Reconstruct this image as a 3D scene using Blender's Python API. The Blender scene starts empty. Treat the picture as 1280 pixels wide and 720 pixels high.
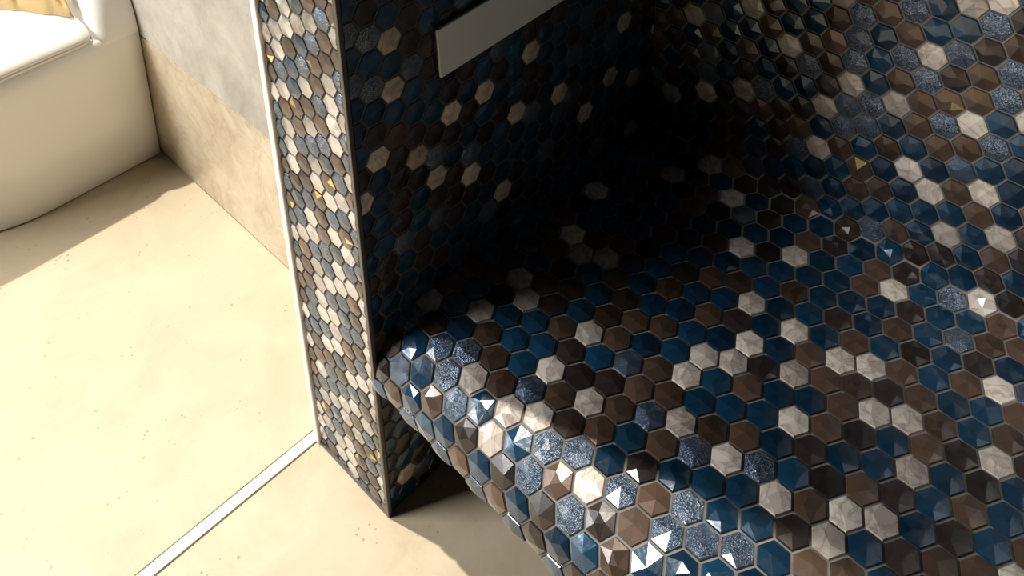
import bpy, math, random
from mathutils import Vector, Matrix, noise
S=1.25
C=bpy.context.scene.collection
sc=bpy.context.scene
sc.view_settings.view_transform='Standard'

# camera basis (used for the camera and to look up where measured tiles sit)
f0=Vector((.6393,.6334,-.4368)).normalized(); r0=Vector((.7037,-.7106,0)); r0=(r0-f0*r0.dot(f0)).normalized(); dn0=-(r0.cross(f0))
al_,be_=.0155,-.0085
right=(r0+dn0*al_+f0*be_).normalized(); fwd=(f0-r0*be_).normalized(); fwd=(fwd-right*fwd.dot(right)).normalized(); up=right.cross(fwd)
def proj(P):
    d=Vector(P)-Vector((0,0,1)); z=d.dot(fwd)
    if z<=0.01: return (-9999,-9999)
    return (640+1230*d.dot(right)/z, -133-1230*d.dot(up)/z)

# ---------------------------------------------------------------- materials
def newmat(name):
    m=bpy.data.materials.new(name); m.use_nodes=True
    nt=m.node_tree; b=nt.nodes['Principled BSDF']; return m,nt,b
def N(nt,t,**k):
    n=nt.nodes.new(t)
    for a,v in k.items(): setattr(n,a,v)
    return n
def L(nt,a,b): nt.links.new(a,b)
def ramp(nt,fac,stops):
    r=N(nt,'ShaderNodeValToRGB'); e=r.color_ramp.elements
    e[0].position,e[0].color=stops[0][0],(*stops[0][1],1)
    e[1].position,e[1].color=stops[-1][0],(*stops[-1][1],1)
    for p,c in stops[1:-1]:
        x=e.new(p); x.color=(*c,1)
    L(nt,fac,r.inputs[0]); return r
def simple(name,col,rough=.5,metal=0,coat=0):
    m,nt,b=newmat(name)
    b.inputs['Base Color'].default_value=(*col,1); b.inputs['Roughness'].default_value=rough
    b.inputs['Metallic'].default_value=metal; b.inputs['Coat Weight'].default_value=coat
    n=N(nt,'ShaderNodeTexNoise'); n.inputs['Scale'].default_value=40
    tc=N(nt,'ShaderNodeTexCoord'); L(nt,tc.outputs['Object'],n.inputs['Vector'])
    bp=N(nt,'ShaderNodeBump'); bp.inputs['Strength'].default_value=.03; L(nt,n.outputs[0],bp.inputs['Height']); L(nt,bp.outputs[0],b.inputs['Normal'])
    return m
def tile_mat(name,c0,c1,rough,metal,coat=0,glitter=0,vein=None,rip=.08,ripscale=90):
    m,nt,b=newmat(name)
    at=N(nt,'ShaderNodeAttribute',attribute_name='rnd')
    tc=N(nt,'ShaderNodeTexCoord')
    r=ramp(nt,at.outputs['Fac'],[(0,c0),(1,c1)])
    col=r.outputs[0]
    if vein:
        nz=N(nt,'ShaderNodeTexNoise'); nz.inputs['Scale'].default_value=34; nz.inputs['Detail'].default_value=4; nz.inputs['Distortion'].default_value=1.4
        L(nt,tc.outputs['Object'],nz.inputs['Vector'])
        vr=ramp(nt,nz.outputs[0],[(.43,(1,1,1)),(.49,vein),(.54,(1,1,1))])
        mx=N(nt,'ShaderNodeMix',data_type='RGBA',blend_type='MULTIPLY'); mx.inputs[0].default_value=.6
        L(nt,col,mx.inputs[6]); L(nt,vr.outputs[0],mx.inputs[7]); col=mx.outputs[2]
    L(nt,col,b.inputs['Base Color'])
    b.inputs['Roughness'].default_value=rough; b.inputs['Metallic'].default_value=metal
    b.inputs['Coat Weight'].default_value=coat; b.inputs['Coat Roughness'].default_value=.20
    bp=N(nt,'ShaderNodeBump'); bp.inputs['Strength'].default_value=glitter if glitter else rip
    if glitter:
        vo=N(nt,'ShaderNodeTexVoronoi'); vo.inputs['Scale'].default_value=950; bp.inputs['Distance'].default_value=.0010
        L(nt,tc.outputs['Object'],vo.inputs['Vector'])
        # scattered flakes: some cells pale silver, the others dark blue
        cr=ramp(nt,vo.outputs['Color'],[(.30,(.0,.0,.0)),(.80,(1,1,1))])
        mx=N(nt,'ShaderNodeMix',data_type='RGBA'); L(nt,cr.outputs[0],mx.inputs[0]); mx.inputs[6].default_value=(.020,.048,.088,1); L(nt,col,mx.inputs[7]); L(nt,mx.outputs[2],b.inputs['Base Color'])
    else:
        vo=N(nt,'ShaderNodeTexNoise'); vo.inputs['Scale'].default_value=ripscale; bp.inputs['Distance'].default_value=.002
        L(nt,tc.outputs['Object'],vo.inputs['Vector'])
    L(nt,vo.outputs[0],bp.inputs['Height']); L(nt,bp.outputs[0],b.inputs['Normal'])
    return m
M_blue=tile_mat('blue_glass',(.003,.020,.043),(.010,.056,.112),.21,.35,.8,rip=.28,ripscale=110)
M_glit=tile_mat('blue_glitter_glass',(.14,.175,.23),(.30,.35,.42),.27,.7,.6,glitter=.7)
M_brown=tile_mat('bronze_brown',(.032,.019,.012),(.112,.069,.046),.28,.3,.5,rip=.12)
M_black=tile_mat('espresso',(.011,.008,.007),(.033,.022,.018),.25,.05,.4)
M_cream=tile_mat('cream_marble',(.31,.265,.225),(.64,.57,.49),.27,0,.5,vein=(.45,.38,.33))
M_silver=tile_mat('silver_sheen',(.34,.33,.32),(.66,.64,.62),.20,.7,.5,rip=.2,ripscale=160)  # pale silver puts the sheen of the lit end face into the colour
M_gold=tile_mat('gold_glint',(.60,.43,.13),(.78,.62,.28),.2,.8,.3)  # glint painted as a gold facet colour
TM=[M_blue,M_glit,M_brown,M_black,M_cream,M_gold,M_silver]
def grout_mat(name,col):
    m,nt,b=newmat(name); n=N(nt,'ShaderNodeTexNoise'); n.inputs['Scale'].default_value=60
    tc=N(nt,'ShaderNodeTexCoord'); L(nt,tc.outputs['Object'],n.inputs['Vector'])
    r=ramp(nt,n.outputs[0],[(.3,tuple(c*.75 for c in col)),(.7,tuple(c*1.2 for c in col))])
    L(nt,r.outputs[0],b.inputs['Base Color']); b.inputs['Roughness'].default_value=.85; return m
M_grout=grout_mat('grout',(.18,.165,.15))
M_grout2=grout_mat('dark_grout',(.06,.055,.05))
M_under=grout_mat('shaded_underside',(.05,.04,.035))  # shade below the bench put into a near-black colour
def stone(name,c0,c1,c2,scale,rough,pits=True,bump=.1,vein=None,dist=.6):
    m,nt,b=newmat(name); tc=N(nt,'ShaderNodeTexCoord')
    n=N(nt,'ShaderNodeTexNoise'); n.inputs['Scale'].default_value=scale; n.inputs['Detail'].default_value=10; n.inputs['Roughness'].default_value=.7
    n.inputs['Distortion'].default_value=dist
    L(nt,tc.outputs['Object'],n.inputs['Vector'])
    r=ramp(nt,n.outputs[0],[(.32,c0),(.5,c1),(.68,c2)]); col=r.outputs[0]
    if vein:
        v=N(nt,'ShaderNodeTexNoise'); v.inputs['Scale'].default_value=scale*.9; v.inputs['Detail'].default_value=5; v.inputs['Distortion'].default_value=2.2
        L(nt,tc.outputs['Object'],v.inputs['Vector'])
        vr=ramp(nt,v.outputs[0],[(.45,(1,1,1)),(.495,vein),(.54,(1,1,1))])
        mx=N(nt,'ShaderNodeMix',data_type='RGBA',blend_type='MULTIPLY'); mx.inputs[0].default_value=.35; L(nt,col,mx.inputs[6]); L(nt,vr.outputs[0],mx.inputs[7]); col=mx.outputs[2]
    if pits:
        v=N(nt,'ShaderNodeTexVoronoi'); v.inputs['Scale'].default_value=85; L(nt,tc.outputs['Object'],v.inputs['Vector'])
        n2=N(nt,'ShaderNodeTexNoise'); n2.inputs['Scale'].default_value=19; n2.inputs['Detail'].default_value=3; L(nt,tc.outputs['Object'],n2.inputs['Vector'])
        sb=N(nt,'ShaderNodeMath',operation='SUBTRACT',use_clamp=True); sb.inputs[1].default_value=.44
        L(nt,n2.outputs[0],sb.inputs[0]); ml=N(nt,'ShaderNodeMath',operation='MULTIPLY'); ml.inputs[1].default_value=.8
        L(nt,sb.outputs[0],ml.inputs[0])
        lt=N(nt,'ShaderNodeMath',operation='LESS_THAN'); L(nt,v.outputs['Distance'],lt.inputs[0]); L(nt,ml.outputs[0],lt.inputs[1])
        mx=N(nt,'ShaderNodeMix',data_type='RGBA',blend_type='MULTIPLY'); L(nt,lt.outputs[0],mx.inputs[0]); L(nt,col,mx.inputs[6]); mx.inputs[7].default_value=(.66,.63,.56,1)
        col=mx.outputs[2]
    L(nt,col,b.inputs['Base Color']); b.inputs['Roughness'].default_value=rough
    bp=N(nt,'ShaderNodeBump'); bp.inputs['Strength'].default_value=bump; bp.inputs['Distance'].default_value=.004
    n3=N(nt,'ShaderNodeTexNoise'); n3.inputs['Scale'].default_value=45; n3.inputs['Detail'].default_value=6; L(nt,tc.outputs['Object'],n3.inputs['Vector'])
    L(nt,n3.outputs[0],bp.inputs['Height']); L(nt,bp.outputs[0],b.inputs['Normal'])
    return m
M_floor=stone('cream_limestone',(.45,.370,.255),(.50,.413,.287),(.535,.447,.317),9,.42)
M_floor2=stone('tan_limestone',(.42,.338,.222),(.485,.395,.27),(.53,.44,.308),10,.45)
M_wtan=stone('tan_wall_stone',(.44,.355,.235),(.54,.45,.315),(.64,.55,.41),11,.25,False,.1,(.68,.58,.46))
M_wgrey=stone('grey_wall_stone',(.36,.33,.275),(.45,.415,.35),(.55,.505,.43),10,.22,False,.1,(.85,.82,.78))
M_joint=grout_mat('joint',(.72,.66,.55))
M_plast=grout_mat('plaster',(.62,.54,.42))
M_white=simple('ceramic',(.83,.81,.77),.16,0,.5)
M_seat=simple('lid_plastic',(.75,.73,.68),.25,0,.2)
M_trimw=simple('pale_trim',(.76,.73,.67),.35)
M_alu=stone('pale_joint_strip',(.50,.48,.44),(.60,.585,.55),(.70,.68,.64),60,.5,False,.2)
M_dtrim=simple('dark_metal',(.10,.092,.085),.3,.6)
M_panel=simple('pale_grey_panel',(.60,.64,.68),.6,.0)
M_chrome=simple('chrome',(.7,.7,.7),.12,1)
def towel_mat():
    m,nt,b=newmat('golden_towel'); tc=N(nt,'ShaderNodeTexCoord')
    n=N(nt,'ShaderNodeTexNoise'); n.inputs['Scale'].default_value=500; L(nt,tc.outputs['Object'],n.inputs['Vector'])
    b.inputs['Base Color'].default_value=(.50,.35,.15,1); b.inputs['Roughness'].default_value=.8; b.inputs['Sheen Weight'].default_value=.1
    bp=N(nt,'ShaderNodeBump'); bp.inputs['Strength'].default_value=.5; bp.inputs['Distance'].default_value=.001; L(nt,n.outputs[0],bp.inputs['Height']); L(nt,bp.outputs[0],b.inputs['Normal'])
    return m
M_towel=towel_mat()

# ---------------------------------------------------------------- mesh helpers (H units -> metres)
def mesh_obj(name,verts,faces,mats,idx=None,parent=None,smooth=False,rnd=None):
    me=bpy.data.meshes.new(name); me.from_pydata([(v[0]*S,v[1]*S,v[2]*S) for v in verts],[],faces)
    for m in mats: me.materials.append(m)
    if idx: me.polygons.foreach_set('material_index',idx)
    if smooth: me.polygons.foreach_set('use_smooth',[True]*len(faces))
    if rnd:
        a=me.attributes.new('rnd','FLOAT','FACE'); a.data.foreach_set('value',rnd)
    me.update()
    o=bpy.data.objects.new(name,me); C.objects.link(o)
    if parent: o.parent=parent; o.matrix_parent_inverse=parent.matrix_basis.inverted()
    return o
def box(V,F,I,x0,x1,y0,y1,z0,z1,mi=0):
    b=len(V); V+= [(x,y,z) for z in (z0,z1) for y in (y0,y1) for x in (x0,x1)]
    for f in ((0,2,3,1),(4,5,7,6),(0,1,5,4),(2,6,7,3),(0,4,6,2),(1,3,7,5)):
        F.append(tuple(b+i for i in f)); I.append(mi)
def boxobj(name,dims,mat,parent=None,bevel=0):
    V,F,I=[],[],[]; box(V,F,I,*dims); o=mesh_obj(name,V,F,[mat],I,parent)
    if bevel:
        md=o.modifiers.new('bevel','BEVEL'); md.width=bevel; md.segments=3
    return o
def clip(poly,ax,val,sign):
    out=[]
    for i in range(len(poly)):
        a,b=poly[i],poly[(i+1)%len(poly)]
        da,db=sign*(a[ax]-val),sign*(b[ax]-val)
        if da>=0: out.append(a)
        if (da>=0)!=(db>=0):
            t=da/(da-db); out.append(tuple(a[k]+t*(b[k]-a[k]) for k in range(3)))
    return out
SP=.0256
def mosaic(name,u0,u1,v0,v1,mapf,weights,seed,parent,s=SP,flip=False,ou=0,ov=0,H=.115,skip=None,over=()):
    rng=random.Random(seed); V,F,I,R=[],[],[],[]
    st=s*.925; Rr=st/math.sqrt(3)
    j0=int((v0-ov)/(s*.866))-2; j1=int((v1-ov)/(s*.866))+2
    i0=int((u0-ou)/s)-2; i1=int((u1-ou)/s)+2
    T=[]; last={}
    for j in range(j0,j1+1):
        for i in range(i0,i1+1):
            cu=ou+i*s+(j%2)*s/2; cv=ov+j*s*.8660254
            mi=rng.choices(range(len(weights)),weights)[0]
            # spread the colours: re-draw once when it repeats a neighbour
            nb=[last.get((i-1,j)),last.get((i,j-1)),last.get((i-1+2*(j%2),j-1))]
            if mi in nb and rng.random()<.55: mi=rng.choices(range(len(weights)),weights)[0]
            last[(i,j)]=mi
            rv=rng.random(); q=[rng.random() for _ in range(24)]
            if cu<u0-s or cu>u1+s or cv<v0-s or cv>v1+s: continue
            if skip and skip(cu,cv): continue
            T.append([cu,cv,mi,rv,q])
    if over:
        pp=[proj(mapf(t[0],t[1],0)) for t in T]
        fixed=set()
        for (px,py,mi) in over:
            k=min(range(len(T)),key=lambda n:(pp[n][0]-px)**2+(pp[n][1]-py)**2)
            if (pp[k][0]-px)**2+(pp[k][1]-py)**2<900: T[k][2]=mi; fixed.add(k)
        # a random cream tile touching a measured cream one would make a chain: turn it blue
        fc=[(T[k][0],T[k][1]) for k in fixed if T[k][2]==4]
        for k,t in enumerate(T):
            if k not in fixed and t[2]==4 and any((t[0]-a)**2+(t[1]-b)**2<(1.2*s)**2 for a,b in fc): t[2]=0
    for cu,cv,mi,rv,q in T:
            hm=s*H
            base=[(cu+Rr*math.cos(math.radians(30+60*k)),cv+Rr*math.sin(math.radians(30+60*k)),-.0004) for k in range(6)]
            o=[(cu+.955*Rr*math.cos(math.radians(30+60*k)),cv+.955*Rr*math.sin(math.radians(30+60*k)),hm*(.36+.10*q[k])) for k in range(6)]
            P=[]
            for k in range(6): P.append([base[k],base[(k+1)%6],o[(k+1)%6],o[k]])
            if q[6]<.45:
                a=q[7]*6.283; d=Rr*.30*q[8]; c=(cu+d*math.cos(a),cv+d*math.sin(a),hm*(.92+.2*q[9]))
                for k in range(6): P.append([o[k],o[(k+1)%6],c])
            else:
                sh=int(q[10]*2); ins=[]
                for k in range(3):
                    a=math.radians(30+60*(2*k+sh)+40*(q[11+k]-.5)); d=Rr*(.30+.22*q[14+k])
                    ins.append((cu+d*math.cos(a),cv+d*math.sin(a),hm*(.82+.28*q[17+k])))
                oo=[o[(k+sh)%6] for k in range(6)]
                for k in range(3):
                    n=(k+1)%3
                    P.append([oo[2*k],oo[2*k+1],ins[k]]); P.append([oo[2*k+1],ins[n],ins[k]]); P.append([oo[2*k+1],oo[(2*k+2)%6],ins[n]])
                P.append(ins)
            gf=6+int(q[20]*6)
            for fi,p in enumerate(P):
                for ax,val,sg in ((0,u0,1),(0,u1,-1),(1,v0,1),(1,v1,-1)):
                    if p: p=clip(p,ax,val,sg)
                if len(p)<3: continue
                b=len(V); V+= [mapf(*t) for t in p]; f=list(range(b,b+len(p)))
                if flip: f.reverse()
                F.append(f); R.append(min(1,max(0,rv+.34*(((fi*7)%5)/4-.5))))
                I.append(mi if mi!=5 else (5 if fi==gf else 2))  # one facet gets the painted gold glint, the rest stay brown
    return mesh_obj(name,V,F,TM,I,parent,rnd=R)
def struct(o): o['kind']='structure'; return o
def empty(name,loc): 
    o=bpy.data.objects.new(name,None); C.objects.link(o); o.location=Vector(loc)*S; return o
def tag(o,l,c): o['label']=l; o['category']=c

# ---------------------------------------------------------------- setting
YP0,YP1=.5294,.6476; XP=.3556; XB=.768; XS=.469; ZT=1.95
V,F,I=[],[],[]
box(V,F,I,-2.0,XS+.02,YP1+.014,2.0,-.03,0,0)
box(V,F,I,-2.0,XB+.02,-1.0,YP1-.002,-.03,0,1)
box(V,F,I,-2.0,XS,YP1-.003,YP1+.0145,-.03,-.0015,2)
struct(mesh_obj('floor',V,F,[M_floor,M_floor2,M_joint],I))
struct(boxobj('trim_1',(-2.0,XP-.001,YP1-.0005,YP1+.0115,-.01,.0015),M_alu,bevel=.0008))
# stone wall behind the toilet
V,F,I=[],[],[]
box(V,F,I,XS+.002,XS+.1,YP1,2.0,0,ZT,2)
zs=[0.0015,.2165,.70,1.18,1.66,ZT]
for k in range(5):
    ys=[YP1+.001,1.62,2.0]
    for a,b in zip(ys,ys[1:]):
        box(V,F,I,XS,XS+.01,a+.0012,b-.0012,zs[k]+.0018,zs[k+1]-.0018,0 if k==0 else 1)
w=struct(mesh_obj('wall_left',V,F,[M_wtan,M_wgrey,M_joint],I))
struct(boxobj('wall_far',(-2.0,XS+.1,2.0,2.06,0,ZT),M_plast))
# partition
wp=struct(boxobj('wall_partition',(XP,XB+.08,YP0,YP1,0,ZT),M_grout2))
mosaic('end_mosaic',.004,ZT,YP0+.003,YP1-.006,lambda u,v,h:(XP-h,v,u),[11,24,17,2,7,6,33],5,wp,s=.0205,ov=.533,flip=True,H=.115)  # paler tile mix paints in the reflected light on this end face
creamD=[(500,105),(572,148),(515,185),(620,240),(470,190),(655,70),(640,150),(592,205),(790,168),(463,245),(700,110),(540,215),(480,60),(600,110)]
mosaic('side_mosaic',.004,ZT,XP+.003,XB-.001,lambda u,v,h:(v,YP0-h,u),[54,9,1,34,3,0],12,wp,s=.0240,ov=.36,H=.08,over=[(a,b,4) for a,b in creamD])
struct(boxobj('trim_2',(XP-.0036,XP+.001,YP0-.0038,YP0+.0006,0,ZT),M_dtrim,bevel=.0008))
struct(boxobj('trim_3',(XP-.005,XP+.004,YP1-.0062,YP1+.003,0,ZT),M_trimw,bevel=.002))
struct(boxobj('trim_4',(XP-.0035,XP+.0,YP0,YP1-.006,0,.004),M_dtrim))

# ---------------------------------------------------------------- bench and the back wall it sweeps into
rr=.056; zb=.199; rc=.014
a_=rr*math.pi/2; Lf=XB-rc-(XP+rr); ac=rc*math.pi/2; U1=a_+Lf; U2=U1+ac
def xf(y): return XP-.002-.030*(YP0-y)
def bmap(u,v,h):
    x0=xf(v)+rr
    if u<0: return (xf(v)-h,v,zb+u)
    if u<a_:
        t=u/rr; return (x0-(rr+h)*math.cos(t),v,zb+(rr+h)*math.sin(t))
    if u<U1: return (x0+(u-a_)/Lf*(XB-rc-x0),v,zb+rr+h)
    if u<U2:
        t=(u-U1)/rc; return (XB-rc+(rc-h)*math.sin(t),v,zb+rr+rc-(rc-h)*math.cos(t))
    return (XB-h,v,zb+rr+rc+(u-U2))
OU=.4959-.3408-rr+a_; OV=.145; UM=U2-.004
wb=struct(boxobj('wall_back',(XB+.0008,XB+.08,-1.0,YP0,0,ZT),M_grout))
creamW=[(1225,12),(1260,15),(1160,70),(1110,120),(1145,210),(1205,160),(1175,240),(1197,297),(1265,312),(1278,165),(1030,130),(985,60),(1245,440),(1060,95),(920,120),(1240,250)]
glitW=[(1250,42),(1200,70),(1165,155),(1118,65),(1075,55),(1090,28),(1145,10),(1150,100),(1250,130),(1230,190),(1280,100),(1060,150),(1210,225)]
overW=[(a,b,4) for a,b in creamW]+[(a,b,1) for a,b in glitW]+[(1172,118,5),(1078,212,5)]
mosaic('wall_mosaic',U2-.05,U2+1.1,-.45,YP0-.002,bmap,[40,8,36,8,7,0],21,wb,flip=True,ou=OU,ov=OV,H=.105,skip=lambda u,v:u<=UM,over=overW)
bench=empty('shower_bench',(.55,.1,.2))
tag(bench,'floating shower bench with rounded front edge covered in blue, brown and cream hexagon mosaic','bench')
Y0=-.42
us=[-.008]+[k*a_/10 for k in range(11)]+[U1+k*ac/12 for k in range(13)]
V,F,I=[],[],[]
for y in (Y0,YP0-.0005):
    for u in us: V.append(bmap(u,y,-.0008))
    V.append((XB+.0007,y,zb-.008))
n=len(us)+1
for k in range(n):
    F.append((k,(k+1)%n,n+(k+1)%n,n+k)); I.append(1 if k==n-1 else 0)
F.append(tuple(range(n))); I.append(0); F.append(tuple(range(2*n-1,n-1,-1))); I.append(0)
mesh_obj('bench_body',V,F,[M_grout,M_under],I,bench)
creamS=[(650,355),(597,400),(660,387),(730,403),(720,292),(732,320),(765,327),(750,228),(835,222),(888,210),(915,262),(912,307),(943,365),(938,422),(880,437),(918,447),(856,462),(678,452),(728,497),(845,527),(900,578),(963,632),(1053,655),(1097,663),(1027,690),(993,467),(1050,465),(1095,460),(1130,360),(992,530),(1095,522),(1133,533),(1255,500),(1137,603),(1245,593),(725,610),(603,550),(622,508),(580,465),(537,423),(530,388),(1280,665),(660,520)]
glitS=[(650,480),(567,430),(600,440),(672,560),(710,570),(770,620),(850,640),(822,680),(705,650),(555,505),(562,395),(803,520),(655,600),(513,450),(910,700),(510,405),(545,465)]
overS=[(a,b,4) for a,b in creamS]+[(a,b,1) for a,b in glitS]
mosaic('mosaic_cladding',-.006,U2+.03,Y0,YP0-.001,bmap,[50,3,32,14,1.5,0],33,bench,flip=True,ov=OV,ou=OU,H=.105,skip=lambda u,v:u>UM,over=overS)

# ---------------------------------------------------------------- panel on dark wall
pn=empty('metal_panel',(.55,YP0-.004,.49))
tag(pn,'pale grey flat rectangular strip panel fixed on the dark mosaic wall','panel')
boxobj('face_plate',(.448,.655,YP0-.0075,YP0-.0050,.4950,.5440),M_panel,pn,.0008)
boxobj('mounting_back',(.451,.652,YP0-.0050,YP0-.0005,.498,.541),M_dtrim,pn)
pn.rotation_euler=(0,math.radians(-2.0),0); pn.location.z+=.002*S

# ---------------------------------------------------------------- toilet
def dshape(yc,w,xr,xs,xfv,n=28,rc=.0):
    P=[]
    if rc:
        for k in range(8):
            t=math.pi/2*k/7; P.append((xr-rc+rc*math.cos(t), yc-w+rc-rc*math.sin(t)))
    else:
        P+= [(xr,yc-w*.5),(xr,yc-w*.8),(xr,yc-w*.95),(xr-.002,yc-w),(xr-.02,yc-w),(xr-.05,yc-w)]
    for k in range(n+1):
        t=math.pi*k/n; c=math.cos(t); s_=math.sin(t)
        P.append((xs-(xs-xfv)*abs(s_)**.92, yc-w*(1 if c>=0 else -1)*abs(c)**.92))
    if rc:
        for k in range(8):
            t=math.pi/2*(1-k/7); P.append((xr-rc+rc*math.cos(t), yc+w-rc+rc*math.sin(t)))
    else:
        P+= [(xr-.05,yc+w),(xr-.02,yc+w),(xr-.002,yc+w),(xr,yc+w*.95),(xr,yc+w*.8),(xr,yc+w*.5)]
    return P
def loft(name,levels,mat,parent):
    V,F=[],[]
    n=len(levels[0][1])
    for z,P in levels: V+= [(x,y,z) for x,y in P]
    for a in range(len(levels)-1):
        for k in range(n): F.append((a*n+k,a*n+(k+1)%n,(a+1)*n+(k+1)%n,(a+1)*n+k)[::-1])
    F.append(tuple(range(n))); F.append(tuple((len(levels)-1)*n+k for k in reversed(range(n))))
    return mesh_obj(name,V,F,[mat],None,parent,True)
YC=1.352
toilet=empty('toilet',(.25,YC,0))
tag(toilet,'white ceramic toilet with closed lid standing against the beige stone wall','toilet')
x1=XS-.0015
lv=[(0.0005,.149,.31,.15),(.004,.152,.31,.14),(.03,.153,.305,.125),(.07,.155,.29,.10),(.11,.158,.28,.075),(.15,.160,.26,.045),(.19,.162,.24,.01),(.21,.163,.22,-.015),(.225,.162,.22,-.025),(.233,.160,.22,-.022),(.236,.157,.22,-.018)]
loft('bowl',[(z,dshape(YC,w_,x1,xs,f_)) for z,w_,xs,f_ in lv],M_white,toilet)
def rbox(xa,xb_,ya,yb,r,n=6,rb=None):
    P=[]
    rb=rb if rb is not None else r
    for cx,cy,a0,r_ in ((xa+r,ya+r,180,r),(xb_-rb,ya+rb,270,rb),(xb_-rb,yb-rb,0,rb),(xa+r,yb-r,90,r)):
        for k in range(n+1):
            t=math.radians(a0+90*k/n); P.append((cx+r_*math.cos(t),cy+r_*math.sin(t)))
    return P[::-1]
loft('rear_deck',[(.205,rbox(.385,x1,YC-.1610,YC+.1610,.010,rb=.002)),(.235,rbox(.408,x1,YC-.1620,YC+.1620,.016,rb=.002)),(.255,rbox(.409,x1,YC-.1605,YC+.1605,.020,rb=.002)),(.28,rbox(.411,x1,YC-.155,YC+.155,.024,rb=.002)),(.30,rbox(.414,x1,YC-.149,YC+.149,.026,rb=.002)),(.33,rbox(.418,x1,YC-.138,YC+.138,.024,rb=.002)),(.345,rbox(.422,x1,YC-.125,YC+.125,.018,rb=.002)),(.349,rbox(.43,x1,YC-.11,YC+.11,.016,rb=.002))],M_white,toilet)
ld=lambda g:dshape(YC,.161-g,.4075-g*.2,.22,-.028+g,rc=.018)
loft('seat_ring',[(.2363,ld(.003)),(.2415,ld(.002))],M_seat,toilet)
loft('lid',[(.2418,ld(.003)),(.243,ld(.001)),(.245,ld(.0)),(.248,ld(.001)),(.2515,ld(.004)),(.255,ld(.0085)),(.2585,ld(.015)),(.2615,ld(.025)),(.264,ld(.040)),(.2657,ld(.06)),(.266,ld(.08))],M_seat,toilet)
tk=loft('cistern',[(.350,rbox(.432,x1,YC-.095,YC+.095,.016)),(.42,rbox(.425,x1,YC-.085,YC+.085,.016)),(.425,rbox(.422,x1,YC-.088,YC+.088,.016)),(.44,rbox(.422,x1,YC-.088,YC+.088,.016)),(.445,rbox(.426,x1,YC-.084,YC+.084,.014))],M_white,toilet)
loft('flush_button',[(.4455,rbox(.432,.458,YC-.013,YC+.013,.0129)),(.451,rbox(.434,.456,YC-.011,YC+.011,.0109))],M_chrome,tk)

# ---------------------------------------------------------------- towel on the lid
V,F=[],[]
nx,ny=70,90
for side in (0,1):
    for j in range(ny+1):
        for i in range(nx+1):
            a,b=i/nx,j/ny
            x=.300+.098*a+.008*noise.noise(Vector((b*4,3,1)))+.004*math.sin(b*9); y=1.226+.17*b+.018*noise.noise(Vector((a*6,9,2)))+.15*(1-a)
            x=min(x,.4035)
            e=min(a,1-a,b,1-b); k=min(1,e*10)
            f=noise.noise(Vector((a*5+2*b,b*3.5,.7)))*.016+noise.noise(Vector((a*11,b*8,3)))*.012+.012*math.sin((a*1.2+b*2.4)*14+3*noise.noise(Vector((a*3,b*3,5))))
            z=.2680+(k**.5)*(.034+max(-.030,f)) if side else .2668
            V.append((x,y,z))
m_=(nx+1)*(ny+1)
for j in range(ny):
    for i in range(nx):
        q=(j*(nx+1)+i,j*(nx+1)+i+1,(j+1)*(nx+1)+i+1,(j+1)*(nx+1)+i)
        F.append(tuple(m_+t for t in q)); F.append(q[::-1])
def rim(lst):
    for a,b in zip(lst,lst[1:]): F.append((a,b,m_+b,m_+a))
rim([i for i in range(nx+1)]); rim([j*(nx+1)+nx for j in range(ny+1)]); rim([ny*(nx+1)+i for i in range(nx,-1,-1)]); rim([j*(nx+1) for j in range(ny,-1,-1)])
tw=mesh_obj('towel',V,F,[M_towel],None,None,True)
tag(tw,'crumpled golden cream cloth lying on the closed toilet lid','towel')

# ---------------------------------------------------------------- light
wd=bpy.data.worlds.new('w'); sc.world=wd; wd.use_nodes=True
bg=wd.node_tree.nodes['Background']; bg.inputs[0].default_value=(.75,.88,1,1); bg.inputs[1].default_value=.015
def aim(o,d): o.rotation_euler=Vector(d).to_track_quat('-Z','Y').to_euler()
sl=bpy.data.lights.new('sun','SUN'); sl.energy=4.0; sl.angle=math.radians(.9); sl.color=(1,.935,.83)
so=bpy.data.objects.new('sun',sl); C.objects.link(so)
el=math.radians(72); aim(so,(.28*math.cos(el),-.96*math.cos(el),-math.sin(el)))
al=bpy.data.lights.new('window_light','AREA'); al.shape='RECTANGLE'; al.size=1.0; al.size_y=1.0; al.energy=98; al.color=(.98,.985,1)
ao=bpy.data.objects.new('window_light',al); C.objects.link(ao); lp=Vector((-1.10,1.65,1.3)); ao.location=lp*S
aim(ao,Vector((.78,-.25,.45))-lp)
dl=bpy.data.lights.new('fill_spot','SPOT'); dl.energy=110; dl.spot_size=math.radians(28); dl.spot_blend=1; dl.shadow_soft_size=.10; dl.color=(1,.965,.91)  # fill spot added to brighten the shower wall, no known fixture
do=bpy.data.objects.new('fill_spot',dl); C.objects.link(do); dp=Vector((.10,-.30,1.70)); do.location=dp*S
aim(do,Vector((.768,-.02,.56))-dp)

# ---------------------------------------------------------------- camera
cam=bpy.data.cameras.new('camera'); co=bpy.data.objects.new('camera',cam); C.objects.link(co)
mt=Matrix((right,up,-fwd)).transposed().to_4x4(); mt.translation=Vector((0,0,S)); co.matrix_world=mt
cam.sensor_width=36; cam.lens=36*1230/1280; cam.shift_y=-493/1280; cam.clip_start=.01
sc.camera=co
